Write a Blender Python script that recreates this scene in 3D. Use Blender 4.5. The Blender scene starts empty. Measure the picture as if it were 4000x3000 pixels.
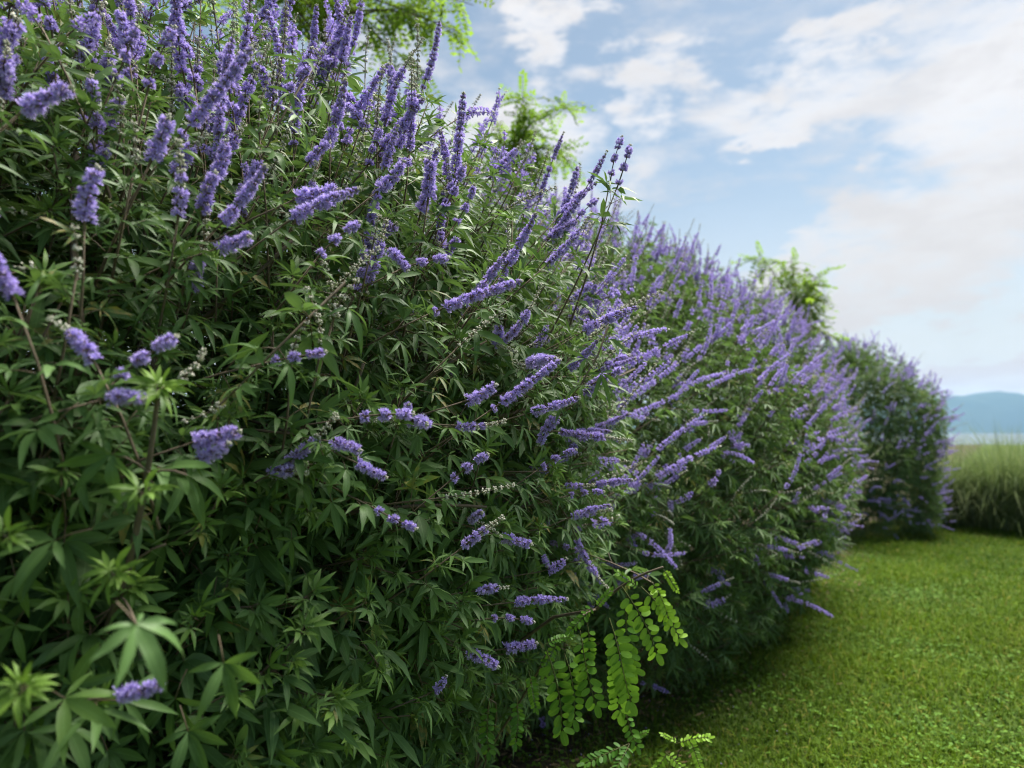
import bpy, math, numpy as np
from math import radians as R, sin, cos, pi
from mathutils import Matrix, Vector

rng = np.random.default_rng(11)
scene = bpy.context.scene
C = scene.collection

# ------------------------------------------------------------------ camera
CAM = np.array([0.0, 0.0, 1.5])
PITCH = R(4.0)
FPX = 2703.0                                   # focal length in pixels of a 4000 px wide frame
cd = bpy.data.cameras.new('camera'); cam = bpy.data.objects.new('camera', cd); C.objects.link(cam)
cam.location = CAM; cam.rotation_euler = (pi/2 + PITCH, 0, 0)
cd.sensor_width = 36.0; cd.lens = 36.0*FPX/4000.0
cd.clip_start = 0.02; cd.clip_end = 20000
cd.dof.use_dof = True; cd.dof.focus_distance = 1.7; cd.dof.aperture_fstop = 2.4
scene.camera = cam
scene.render.engine = 'CYCLES'
cy = scene.cycles
cy.use_denoising = True
cy.max_bounces = 7; cy.diffuse_bounces = 4; cy.glossy_bounces = 2; cy.transmission_bounces = 4; cy.transparent_max_bounces = 4
cy.volume_bounces = 1; cy.filter_width = 1.1
cy.sample_clamp_indirect = 6
scene.view_settings.view_transform = 'Standard'; scene.view_settings.look = 'None'
scene.view_settings.gamma = 1; scene.view_settings.use_curve_mapping = False
scene.view_settings.exposure = 1.42

SUN_EL, SUN_AZ = 65.0, 46.0                    # azimuth from +Y (view axis) towards +X
SUN_STRENGTH = 5.0

def unit(v):
    v = np.asarray(v, float); return v/np.maximum(np.linalg.norm(v, axis=-1, keepdims=True), 1e-9)
def ray(px, py):                               # direction through a pixel of the 4000x3000 frame, forward component 1
    u = (np.asarray(px, float)-2000)/FPX; v = (1500-np.asarray(py, float))/FPX
    return np.stack([u, cos(PITCH)-v*sin(PITCH), sin(PITCH)+v*cos(PITCH)], -1)
def at(px, py, z): return CAM + ray(px, py)*z
def to_px(P):
    q = P - CAM
    f = q[..., 1]*cos(PITCH)+q[..., 2]*sin(PITCH); v = -q[..., 1]*sin(PITCH)+q[..., 2]*cos(PITCH)
    f = np.where(np.abs(f) < 1e-3, 1e-3, f)
    return 2000+FPX*q[..., 0]/f, 1500-FPX*v/f, f

# ------------------------------------------------------------------ world
w = bpy.data.worlds.new('World'); scene.world = w; w.use_nodes = True
nt = w.node_tree; nt.nodes.clear()
def N(t, **k):
    n = nt.nodes.new(t)
    for a, b in k.items(): setattr(n, a, b)
    return n
def L(a, b): nt.links.new(a, b)
def val(sock, x):
    if isinstance(x, (int, float)): sock.default_value = x
    else: L(x, sock)
def M(op, a, b=None, c=None, clamp=False):
    n = N('ShaderNodeMath', operation=op, use_clamp=clamp)
    val(n.inputs[0], a)
    if b is not None: val(n.inputs[1], b)
    if c is not None: val(n.inputs[2], c)
    return n.outputs[0]
def smooth(x, lo, hi):
    n = N('ShaderNodeMapRange', interpolation_type='SMOOTHSTEP'); val(n.inputs[0], x)
    n.inputs[1].default_value = lo; n.inputs[2].default_value = hi; return n.outputs[0]
sky = N('ShaderNodeTexSky', sky_type='NISHITA', sun_disc=False)
sky.sun_elevation = R(SUN_EL); sky.sun_rotation = R(SUN_AZ); sky.altitude = 200; sky.dust_density = 1.2; sky.ozone_density = 1.5
tc = N('ShaderNodeTexCoord'); sep = N('ShaderNodeSeparateXYZ'); L(tc.outputs['Generated'], sep.inputs[0])
X, Y, Z = sep.outputs
az = M('ARCTAN2', X, Y); el = M('ARCSINE', Z)
# cloud field in azimuth / elevation, stretched sideways towards the horizon
cv = N('ShaderNodeCombineXYZ'); L(az, cv.inputs[0]); L(M('MULTIPLY', el, 2.5), cv.inputs[1])
def noise(scale, detail=6, rough=.55, dist=.4, off=0.0):
    n = N('ShaderNodeTexNoise'); n.inputs['Scale'].default_value = scale; n.inputs['Detail'].default_value = detail
    n.inputs['Roughness'].default_value = rough; n.inputs['Distortion'].default_value = dist
    ad = N('ShaderNodeVectorMath', operation='ADD'); L(cv.outputs[0], ad.inputs[0]); ad.inputs[1].default_value = (off, off*.7, off*.3)
    L(ad.outputs[0], n.inputs['Vector']); return n.outputs['Fac']
f1 = noise(5.5, 7, .56, .3, 3.1); f2 = noise(15, 6, .58, .35, 1.7); f3 = noise(2.6, 4, .5, .2, 8.2)
wa = noise(6.5, 7, .60, .2, 21.0); wb = noise(6.5, 7, .60, .2, 47.0)
azw = M('ADD', az, M('MULTIPLY', M('SUBTRACT', wa, .5), .42)); elw = M('ADD', el, M('MULTIPLY', M('SUBTRACT', wb, .5), .26))   # ragged edges
def azel(px, py):
    d = unit(ray(px, py)); return math.atan2(d[0], d[1]), math.asin(d[2])
def blob(px, py, rx, ry, rot=0.0, soft=1.0):    # an elliptic cloud bank; falls from 1 at its heart to 0 at its rim
    a0, e0 = azel(px, py); sx = rx/FPX*.85; sy = ry/FPX*.85; c, s = cos(R(rot)), sin(R(rot))
    da = M('SUBTRACT', azw, a0); de = M('SUBTRACT', elw, e0)
    p = M('ADD', M('MULTIPLY', da, c/sx), M('MULTIPLY', de, s/sx)); q = M('ADD', M('MULTIPLY', da, -s/sy), M('MULTIPLY', de, c/sy))
    r = M('SQRT', M('ADD', M('MULTIPLY', p, p), M('MULTIPLY', q, q)))
    return smooth(r, 1.35, .25)
banks = [(2120, 520, 520, 250, -14), (1500, 700, 700, 500, 0), (3130, 420, 520, 180, -6), (3900, 350, 420, 620, 25), (3850, 850, 560, 420, 30),
         (3200, 1000, 680, 210, 22), (3500, 1150, 900, 210, 8), (2110, 110, 170, 170, 20), (2560, 290, 250, 170, 30), (3000, 560, 300, 70, 8), (3350, 130, 330, 130, 25),
         (3800, 1530, 900, 150, 0)]
cov = None
for b in banks:
    o = blob(*b); cov = o if cov is None else M('MAXIMUM', cov, o)
fb = M('ADD', M('MULTIPLY', M('SUBTRACT', f1, .5), 1.5), M('MULTIPLY', M('SUBTRACT', f2, .5), 1.3))
base = M('MULTIPLY', M('SUBTRACT', f3, .42), .8)         # the same broken cover all round the sky
dens = M('ADD', M('ADD', M('MULTIPLY', cov, .85), base), fb)
alpha = smooth(dens, -.05, 1.1)
veil = smooth(el, .42, .02)                              # pale air low over the horizon
alpha = M('MAXIMUM', M('MULTIPLY', alpha, .96), M('MULTIPLY', veil, .72))
shade = M('ADD', M('MULTIPLY', smooth(M('ADD', f1, M('MULTIPLY', f2, .6)), 1.05, .6), .20), .80)
cc = N('ShaderNodeMix', data_type='RGBA'); cc.inputs[0].default_value = 1; cc.blend_type = 'MULTIPLY'
cc.inputs[6].default_value = (3.75, 3.66, 3.62, 1)
sv = N('ShaderNodeCombineXYZ'); [L(shade, sv.inputs[i]) for i in range(3)]; L(sv.outputs[0], cc.inputs[7])
low = N('ShaderNodeMix', data_type='RGBA'); L(M('MULTIPLY', veil, .85), low.inputs[0]); L(cc.outputs[2], low.inputs[6]); low.inputs[7].default_value = (2.75, 2.45, 2.05, 1)   # creamier towards the horizon
tint = N('ShaderNodeMix', data_type='RGBA', blend_type='MULTIPLY'); tint.inputs[0].default_value = 1
L(sky.outputs[0], tint.inputs[6]); tint.inputs[7].default_value = (.61, .585, .485, 1)
mx = N('ShaderNodeMix', data_type='RGBA'); L(alpha, mx.inputs[0]); L(tint.outputs[2], mx.inputs[6]); L(low.outputs[2], mx.inputs[7])
bg = N('ShaderNodeBackground'); L(mx.outputs[2], bg.inputs[0]); bg.inputs[1].default_value = 0.1
wo = N('ShaderNodeOutputWorld'); L(bg.outputs[0], wo.inputs[0])

# ------------------------------------------------------------------ sun
sd = bpy.data.lights.new('sun', 'SUN'); so = bpy.data.objects.new('sun', sd); C.objects.link(so)
sd.energy = SUN_STRENGTH; sd.angle = R(40); sd.color = (1, .95, .87)
dv = Vector((cos(R(SUN_EL))*sin(R(SUN_AZ)), cos(R(SUN_EL))*cos(R(SUN_AZ)), sin(R(SUN_EL))))
so.rotation_euler = dv.to_track_quat('Z', 'Y').to_euler(); so.location = (0, 0, 12)

# ------------------------------------------------------------------ helpers
UP = np.array([0, 0, 1.0])
def link(name, data, parent=None, mat=None):
    o = bpy.data.objects.new(name, data); C.objects.link(o)
    if parent is not None: o.parent = parent
    if mat is not None and data is not None and not data.materials: data.materials.append(mat)
    return o
def mesh(name, V, T, la=None, lt=None, mat=None, smooth_=True):
    me = bpy.data.meshes.new(name); V = np.asarray(V, np.float32); T = np.asarray(T, np.int32)
    me.vertices.add(len(V)); me.vertices.foreach_set('co', V.ravel())
    me.loops.add(T.size); me.loops.foreach_set('vertex_index', T.ravel())
    me.polygons.add(len(T)); me.polygons.foreach_set('loop_start', np.arange(0, T.size, T.shape[1], dtype=np.int32))
    me.polygons.foreach_set('loop_total', np.full(len(T), T.shape[1], np.int32))
    if smooth_: me.polygons.foreach_set('use_smooth', np.ones(len(T), bool))
    for nm, a in (('la', la), ('lt', lt)):
        if a is not None:
            at_ = me.attributes.new(nm, 'FLOAT_VECTOR', 'POINT'); at_.data.foreach_set('vector', np.asarray(a, np.float32).ravel())
    me.update(); me.validate()
    if mat is not None: me.materials.append(mat)
    return me
def cat(parts):                                # join [(V, T, la, lt)]
    Vs, Ts, As, Bs, n = [], [], [], [], 0
    for V, T, a, b in parts:
        Vs.append(V); Ts.append(T+n); As.append(a); Bs.append(b); n += len(V)
    return np.concatenate(Vs), np.concatenate(Ts), np.concatenate(As), np.concatenate(Bs)
def spread(tpl, P, Rm, S, lt):                 # copies of one template (V,T,la,lt0) as one mesh's arrays
    V, T, la, l0 = tpl; k = len(P); n = len(V)
    W = np.einsum('kij,nj->kni', Rm*S[:, None, None], V)+P[:, None, :]
    TT = (T[None]+(np.arange(k)*n)[:, None, None]).reshape(-1, T.shape[1])
    LT = l0[None]+lt[:, None, :]
    return W.reshape(-1, 3), TT, np.tile(la, (k, 1)), LT.reshape(-1, 3)
def tube(pts, rad, sides=6):
    pts = np.asarray(pts, float); rad = np.asarray(rad, float)*np.ones(len(pts)); n = len(pts)
    t = unit(np.gradient(pts, axis=0)); ref = np.array([.3, .9, .31]) if abs(t[0] @ np.array([.3, .9, .31])) < .9 else np.array([1., 0, 0])
    a = unit(np.cross(t, ref)); b = np.cross(t, a); th = np.arange(sides)*2*pi/sides
    V = (pts[:, None]+rad[:, None, None]*(a[:, None]*np.cos(th)[None, :, None]+b[:, None]*np.sin(th)[None, :, None])).reshape(-1, 3)
    T = []
    for i in range(n-1):
        for j in range(sides):
            p, q = i*sides+j, i*sides+(j+1) % sides
            T += [(p, q, q+sides), (p, q+sides, p+sides)]
    T += [((n-1)*sides, (n-1)*sides+j, (n-1)*sides+j+1) for j in range(1, sides-1)]
    la = np.zeros((len(V), 3)); la[:, 0] = np.repeat(np.linspace(0, 1, n), sides); la[:, 2] = 1
    return V, np.array(T), la, np.zeros((len(V), 3))
def bez(p0, p1, p2, n):
    t = np.linspace(0, 1, n)[:, None]; return (1-t)**2*np.asarray(p0)+2*t*(1-t)*np.asarray(p1)+t*t*np.asarray(p2)
def mat4(Rm, P, s):
    m = Matrix.Identity(4)
    for i in range(3):
        for j in range(3): m[i][j] = float(Rm[i, j]*s)
        m[i][3] = float(P[i])
    return m
def tag(o, label=None, category=None, group=None, kind=None):
    for k, v in (('label', label), ('category', category), ('group', group), ('kind', kind)):
        if v: o[k] = v
    return o
def frame(Xd, Zd):                             # rotation matrices with local x = Xd, local z near Zd
    x = unit(Xd); z = Zd-np.sum(Zd*x, -1, keepdims=True)*x; z = unit(z); y = np.cross(z, x)
    return np.stack([x, y, z], -1)

# ------------------------------------------------------------------ materials
class MB:
    def __init__(s, name):
        s.m = bpy.data.materials.new(name); s.m.use_nodes = True; s.t = s.m.node_tree; s.t.nodes.clear()
        s.out = s.n('ShaderNodeOutputMaterial')
    def n(s, t, **k):
        x = s.t.nodes.new(t)
        for a, b in k.items(): setattr(x, a, b)
        return x
    def l(s, a, b): s.t.links.new(a, b)
    def v(s, sock, x):
        if hasattr(x, 'is_output') or hasattr(x, 'links'): s.l(x, sock)
        elif isinstance(x, tuple): sock.default_value = (*x, 1) if len(x) == 3 and len(sock.default_value) == 4 else x
        else: sock.default_value = x
    def math(s, op, a, b=0.0, clamp=False):
        x = s.n('ShaderNodeMath', operation=op, use_clamp=clamp); s.v(x.inputs[0], a); s.v(x.inputs[1], b); return x.outputs[0]
    def mix(s, f, a, b, mode='MIX'):
        x = s.n('ShaderNodeMix', data_type='RGBA', blend_type=mode); s.v(x.inputs[0], f); s.v(x.inputs[6], a); s.v(x.inputs[7], b); return x.outputs[2]
    def attr(s, name, typ='GEOMETRY'):
        a = s.n('ShaderNodeAttribute', attribute_type=typ, attribute_name=name); x = s.n('ShaderNodeSeparateXYZ'); s.l(a.outputs['Vector'], x.inputs[0]); return x.outputs, a
    def noise(s, scale, detail=3, rough=.5, coord='Object'):
        tcn = s.n('ShaderNodeTexCoord'); x = s.n('ShaderNodeTexNoise'); x.inputs['Scale'].default_value = scale; x.inputs['Detail'].default_value = detail
        x.inputs['Roughness'].default_value = rough; s.l(tcn.outputs[coord], x.inputs['Vector']); return x.outputs['Fac']
    def ramp(s, f, lo, hi):
        x = s.n('ShaderNodeMapRange', interpolation_type='SMOOTHSTEP'); s.v(x.inputs[0], f); x.inputs[1].default_value = lo; x.inputs[2].default_value = hi; return x.outputs[0]
    def principled(s, col, rough=.6, spec=.3, bump=None):
        p = s.n('ShaderNodeBsdfPrincipled'); s.v(p.inputs['Base Color'], col); s.v(p.inputs['Roughness'], rough); p.inputs['Specular IOR Level'].default_value = spec
        if bump is not None:
            b = s.n('ShaderNodeBump'); b.inputs['Strength'].default_value = bump[1]; b.inputs['Distance'].default_value = bump[2]; s.l(bump[0], b.inputs['Height']); s.l(b.outputs[0], p.inputs['Normal'])
        return p.outputs[0]
    def done(s, sh): s.l(sh, s.out.inputs['Surface']); return s.m

def leaf_mat(name, dark, mid, young, stalk, under, trans=.32, rough=.5, spec=.35, vein=.35):
    b = MB(name)
    (al, ac, st), _ = b.attr('la'); (tone, age, spot), _ = b.attr('lt'); _, oa = b.attr('tone', 'OBJECT'); _, ob = b.attr('age', 'OBJECT')
    tone = b.math('ADD', tone, oa.outputs['Fac'], True); age = b.math('ADD', age, ob.outputs['Fac'], True)
    col = b.mix(tone, dark, mid); col = b.mix(age, col, young)
    nz = b.noise(38, 3, .6); col = b.mix(b.math('MULTIPLY', b.ramp(nz, .35, .75), .35), col, b.mix(.5, col, mid))
    rib = b.ramp(b.math('ABSOLUTE', ac), .14, .02); lighter = b.mix(.5, col, tuple(min(1, 2.2*c+.03) for c in mid)); col = b.mix(b.math('MULTIPLY', rib, vein), col, lighter)
    geo = b.n('ShaderNodeNewGeometry'); col = b.mix(b.math('MULTIPLY', geo.outputs['Backfacing'], .45), col, under)
    vn = b.math('ABSOLUTE', b.math('SINE', b.math('MULTIPLY', b.math('SUBTRACT', b.math('MULTIPLY', al, 9.0), b.math('MULTIPLY', b.math('ABSOLUTE', ac), 1.6)), 3.14159)))
    col = b.mix(b.math('MULTIPLY', b.ramp(vn, .30, .02), vein*.45), col, lighter)
    col = b.mix(b.math('MULTIPLY', spot, b.ramp(b.noise(70, 3, .6), .38, .60)), col, (.26, .21, .06))
    tipw = b.math('MULTIPLY', b.ramp(b.noise(160, 2, .5), .66, .74), .35); col = b.mix(tipw, col, (.16, .15, .05))
    col = b.mix(st, col, stalk)
    p = b.principled(col, rough, spec)
    tr = b.n('ShaderNodeBsdfTranslucent'); b.l(b.mix(.5, col, (.12, .22, .015), 'MIX'), tr.inputs['Color'])
    ms = b.n('ShaderNodeMixShader'); b.v(ms.inputs[0], b.math('MULTIPLY', b.math('SUBTRACT', 1.0, st), trans)); b.l(p, ms.inputs[1]); b.l(tr.outputs[0], ms.inputs[2])
    return b.done(ms.outputs[0])
MAT = {}
MAT['leaf'] = leaf_mat('chaste_leaf', (.036, .088, .026), (.105, .195, .055), (.19, .32, .035), (.10, .075, .045), (.12, .19, .09), spec=.26)
MAT['locust'] = leaf_mat('locust_leaf', (.035, .110, .014), (.10, .25, .025), (.26, .44, .03), (.09, .10, .03), (.11, .21, .06), trans=.42, vein=.25, spec=.2)
MAT['tree'] = leaf_mat('tree_leaf', (.06, .15, .02), (.15, .28, .03), (.36, .48, .03), (.10, .09, .04), (.14, .24, .05), trans=.75, vein=.1, spec=.15)
def petal_mat():
    b = MB('petal'); (al, ac, st), _ = b.attr('la'); (tone, age, _s), _ = b.attr('lt'); _, oa = b.attr('tone', 'OBJECT')
    tone = b.math('ADD', tone, b.math('SUBTRACT', oa.outputs['Fac'], .2), True)
    col = b.mix(tone, (.25, .155, .54), (.51, .41, .87)); col = b.mix(b.math('MULTIPLY', al, .55), col, (.62, .55, .92)); col = b.mix(st, col, (.60, .52, .88))
    p = b.principled(col, .7, .15); tr = b.n('ShaderNodeBsdfTranslucent'); b.l(col, tr.inputs['Color'])
    ms = b.n('ShaderNodeMixShader'); ms.inputs[0].default_value = .35; b.l(p, ms.inputs[1]); b.l(tr.outputs[0], ms.inputs[2]); return b.done(ms.outputs[0])
def bud_mat():
    b = MB('bud'); (al, ac, st), _ = b.attr('la'); (tone, age, _s), _ = b.attr('lt')
    col = b.mix(tone, (.22, .23, .16), (.52, .51, .45)); col = b.mix(age, col, (.17, .10, .16)); return b.done(b.principled(col, .9, .1))
def stem_mat():
    b = MB('stem'); nz = b.noise(60, 4, .6); col = b.mix(nz, (.05, .040, .030), (.17, .135, .095)); return b.done(b.principled(col, .8, .2, (b.noise(180, 3), .4, .002)))
def bark_mat():
    b = MB('bark'); nz = b.noise(22, 5, .65); col = b.mix(nz, (.045, .035, .026), (.15, .12, .09)); return b.done(b.principled(col, .9, .15, (nz, .6, .01)))
MAT['petal'] = petal_mat(); MAT['bud'] = bud_mat(); MAT['stem'] = stem_mat(); MAT['bark'] = bark_mat()
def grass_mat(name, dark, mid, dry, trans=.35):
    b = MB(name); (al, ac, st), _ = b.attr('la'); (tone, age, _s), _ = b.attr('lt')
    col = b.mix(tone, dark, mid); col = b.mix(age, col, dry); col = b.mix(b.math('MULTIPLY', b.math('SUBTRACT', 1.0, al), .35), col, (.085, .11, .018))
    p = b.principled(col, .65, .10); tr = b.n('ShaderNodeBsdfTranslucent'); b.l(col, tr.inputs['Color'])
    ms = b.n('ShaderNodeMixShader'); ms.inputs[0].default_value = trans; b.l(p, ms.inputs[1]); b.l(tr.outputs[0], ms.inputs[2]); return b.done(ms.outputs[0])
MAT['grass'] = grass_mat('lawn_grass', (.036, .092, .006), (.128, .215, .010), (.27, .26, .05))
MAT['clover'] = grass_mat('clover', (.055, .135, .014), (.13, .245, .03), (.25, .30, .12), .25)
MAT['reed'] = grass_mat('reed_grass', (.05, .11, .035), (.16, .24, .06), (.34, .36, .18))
def ground_mat():
    b = MB('ground'); n1 = b.noise(1.1, 4, .6); n2 = b.noise(35, 4, .65)
    soil = b.mix(n2, (.028, .022, .014), (.085, .068, .042)); turf = b.mix(n2, (.028, .06, .010), (.085, .125, .022)); turf = b.mix(b.math('MULTIPLY', b.ramp(n1, .5, .75), .5), turf, (.13, .13, .045))
    # bare soil under the row of shrubs, turf on the lawn side: distance from the shrub line in metres
    tcn = b.n('ShaderNodeTexCoord'); s = b.n('ShaderNodeSeparateXYZ'); b.l(tcn.outputs['Object'], s.inputs[0])
    p = b.math('SUBTRACT', b.math('MULTIPLY', s.outputs[0], .819), b.math('MULTIPLY', s.outputs[1], .574)); p = b.math('ADD', p, b.math('MULTIPLY', b.math('SUBTRACT', b.noise(3.0, 4, .6), .5), .9))
    return b.done(b.principled(b.mix(b.math('MAXIMUM', b.ramp(p, -1.75, -1.35), b.ramp(p, -5.0, -6.0)), soil, turf), .95, .1, (n2, .8, .03)))
MAT['ground'] = ground_mat()
def hill_mat():
    b = MB('hill'); n1 = b.noise(.006, 6, .6); return b.done(b.principled(b.mix(n1, (.02, .045, .025), (.05, .08, .04)), .95, .05))
MAT['hill'] = hill_mat()
def water_mat():
    b = MB('water'); p = b.n('ShaderNodeBsdfPrincipled'); p.inputs['Base Color'].default_value = (.05, .08, .09, 1); p.inputs['Roughness'].default_value = .18; p.inputs['IOR'].default_value = 1.33
    bm = b.n('ShaderNodeBump'); bm.inputs['Strength'].default_value = .25; bm.inputs['Distance'].default_value = .3; b.l(b.noise(.35, 4, .6), bm.inputs['Height']); b.l(bm.outputs[0], p.inputs['Normal']); return b.done(p.outputs[0])
MAT['water'] = water_mat()

# ------------------------------------------------------------------ hedge frame: s along the row, p across it (towards the lawn)
D2 = np.array([.574, .819, 0]); N2 = np.array([.819, -.574, 0])
def W(s, p, h): return np.multiply.outer(np.asarray(s, float), D2)+np.multiply.outer(np.asarray(p, float), N2)+np.multiply.outer(np.asarray(h, float), UP)
def SPH(P): return P @ D2, P @ N2, P[..., 2]

# ------------------------------------------------------------------ ground, water, hills
def grid(name, xs, ys, zf, mat):
    XX, YY = np.meshgrid(xs, ys); ZZ = zf(XX, YY); nx, ny = len(xs), len(ys); V = np.stack([XX, YY, ZZ], -1).reshape(-1, 3)
    i = (np.arange(ny-1)[:, None]*nx+np.arange(nx-1)[None]).ravel(); return mesh(name, V, np.stack([i, i+1, i+nx+1, i+nx], -1), mat=mat)
def gz(x, y): return .022*np.sin(x*1.7+.4)*np.cos(y*1.3)+.012*np.sin(3.9*x+2.2*y)
near = np.linspace(-8, 22, 121); xs = np.concatenate([[-4200, -600, -120, -40, -16], near, [34, 60, 140, 600, 4200]])
ys = np.concatenate([[-4200, -500, -90, -25, -8], np.linspace(-4, 24, 113), [34, 60, 86, 92]])
g = link('ground', grid('ground', xs, ys, lambda x, y: np.where((np.abs(x-7) < 16) & (y > -5) & (y < 25), gz(x, y), 0)-np.where(y > 88, 1.2, 0), MAT['ground'])); g['kind'] = 'structure'
wv = link('water', grid('water', np.array([-4200., 4200.]), np.array([90., 4200.]), lambda x, y: 0*x-.6, MAT['water'])); wv['kind'] = 'structure'
def hill(name, x0, x1, y, depth, prof, seed):
    r_ = np.random.default_rng(seed); xs = np.linspace(x0, x1, 90); ys = np.linspace(y-depth, y+depth, 15)
    ph = r_.uniform(0, 6, 6)
    def zf(x, yy):
        k = np.clip(1-((yy-y)/depth)**2, 0, 1)
        e = prof((x-x0)/(x1-x0))
        return -3+e*k*(1+.05*np.sin(x/90+ph[0])+.04*np.sin(x/37+ph[1])+.03*np.sin(x/17+yy/40+ph[2]))
    o = link(name, grid(name, xs, ys, zf, MAT['hill'])); o['kind'] = 'structure'
hx = 2600*(3920-2000)/FPX
hill('hills', hx-1500, hx+1500, 2650, 380, lambda t: 108*np.exp(-((t-.5)/.12)**2)+70*np.exp(-((t-.30)/.14)**2)+76*np.exp(-((t-.74)/.15)**2)+25*np.clip(np.sin(t*pi), 0, 1), 3)
hill('hills', -3800, hx-700, 3000, 350, lambda t: 70*np.sin(t*pi)**.5*(1+.3*np.sin(t*9)), 5)

# ------------------------------------------------------------------ leaf templates
def leaflet(r_, lod, hw, droop, lift, twist=0.0):
    if lod == 2:
        m = np.array([.42*(1-.06*droop), 0, lift*.42-droop*.12]); V = np.array([[0, 0, 0], m+[0, hw, .3*hw], [1-.16*droop, 0, lift-droop*.62], m-[0, hw, -.3*hw]])
        return V, np.array([(0, 2, 1), (0, 3, 2)]), np.array([(0, 0, 0), (.4, 1, 0), (1, 0, 0), (.4, -1, 0.)]), np.zeros((4, 3))
    if lod == 1: ts = np.array([.24, .62])
    else: ts = np.array([.08, .24, .44, .64, .84])
    wd = hw*np.power(np.sin(pi*np.power(ts, .78)), .95)*np.where(ts < .10, .6, 1)
    wob = r_.normal(0, .012, len(ts))
    def c(t, y=0.0, k=0): return np.array([t*(1-.16*droop*t), y+.05*twist*t*t, lift*t-droop*.62*t*t])
    V = [c(0)]; la = [(0, 0, 0)]
    for i, t in enumerate(ts):
        m = c(t); u = .30*wd[i]
        V += [m+[0, wd[i]*.95, u+wob[i]+twist*wd[i]*.6], m, m+[0, -wd[i]*.95, u-wob[i]-twist*wd[i]*.6]]; la += [(t, 1, 0), (t, 0, 0), (t, -1, 0)]
    V.append(c(1)); la.append((1, 0, 0)); n = len(ts)
    T = [(0, 2, 1), (0, 3, 2)]
    for i in range(n-1):
        a = 1+3*i; b = a+3; T += [(a, a+1, b+1), (a, b+1, b), (a+1, a+2, b+2), (a+1, b+2, b+1)]
    a = 1+3*(n-1); e = len(V)-1; T += [(a, a+1, e), (a+1, a+2, e)]
    V = np.array(V); return V, np.array(T), np.array(la, float), np.zeros((len(V), 3))
def rotz(a): c, s = cos(a), sin(a); return np.array([[c, -s, 0], [s, c, 0], [0, 0, 1]])
def palmate(seed, lod):
    r_ = np.random.default_rng(seed)
    n7 = r_.random() < .45
    an = [0, 36, -36, 76, -76, 122, -122] if n7 else [0, 44, -44, 92, -92]
    ln = [1, .93, .9, .70, .68, .40, .42] if n7 else [1, .90, .88, .55, .58]
    parts = []
    for a, l in zip(an, ln):
        l *= r_.uniform(.85, 1.1); hw = r_.uniform(.085, .108) if seed % 10 < 3 else r_.uniform(.056, .08)
        V, T, la, lt = leaflet(r_, lod, hw, r_.uniform(.2, 1.15), r_.uniform(-.05, .25), r_.normal(0, .8))
        V = (V*l) @ rotz(R(a+r_.normal(0, 6))).T; lt[:, 0] = r_.normal(0, .06); parts.append((V, T, la, lt))
    pet = tube(bez((-.42, 0, -.06), (-.2, 0, .02), (0.015, 0, 0), 3 if lod == 0 else 2), np.linspace(.014, .010, 3 if lod == 0 else 2), 4 if lod == 0 else 3)
    return parts, pet
NVAR = 10
PAL = {lod: [palmate(100+i, lod) for i in range(NVAR)] for lod in (0, 1, 2)}
PALJ = {lod: [cat(p+[q] if lod < 2 else p) for p, q in PAL[lod]] for lod in PAL}
LEAFMESH = {lod: [mesh('leaf', *PALJ[lod][i], mat=MAT['leaf']) for i in range(NVAR)] for lod in (0, 1)}
PETMESH = [mesh('petiole', *PAL[0][i][1], mat=MAT['leaf']) for i in range(NVAR)]
LFLMESH = [[mesh('leaflet', *p, mat=MAT['leaf']) for p in PAL[0][i][0]] for i in range(NVAR)]

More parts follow.
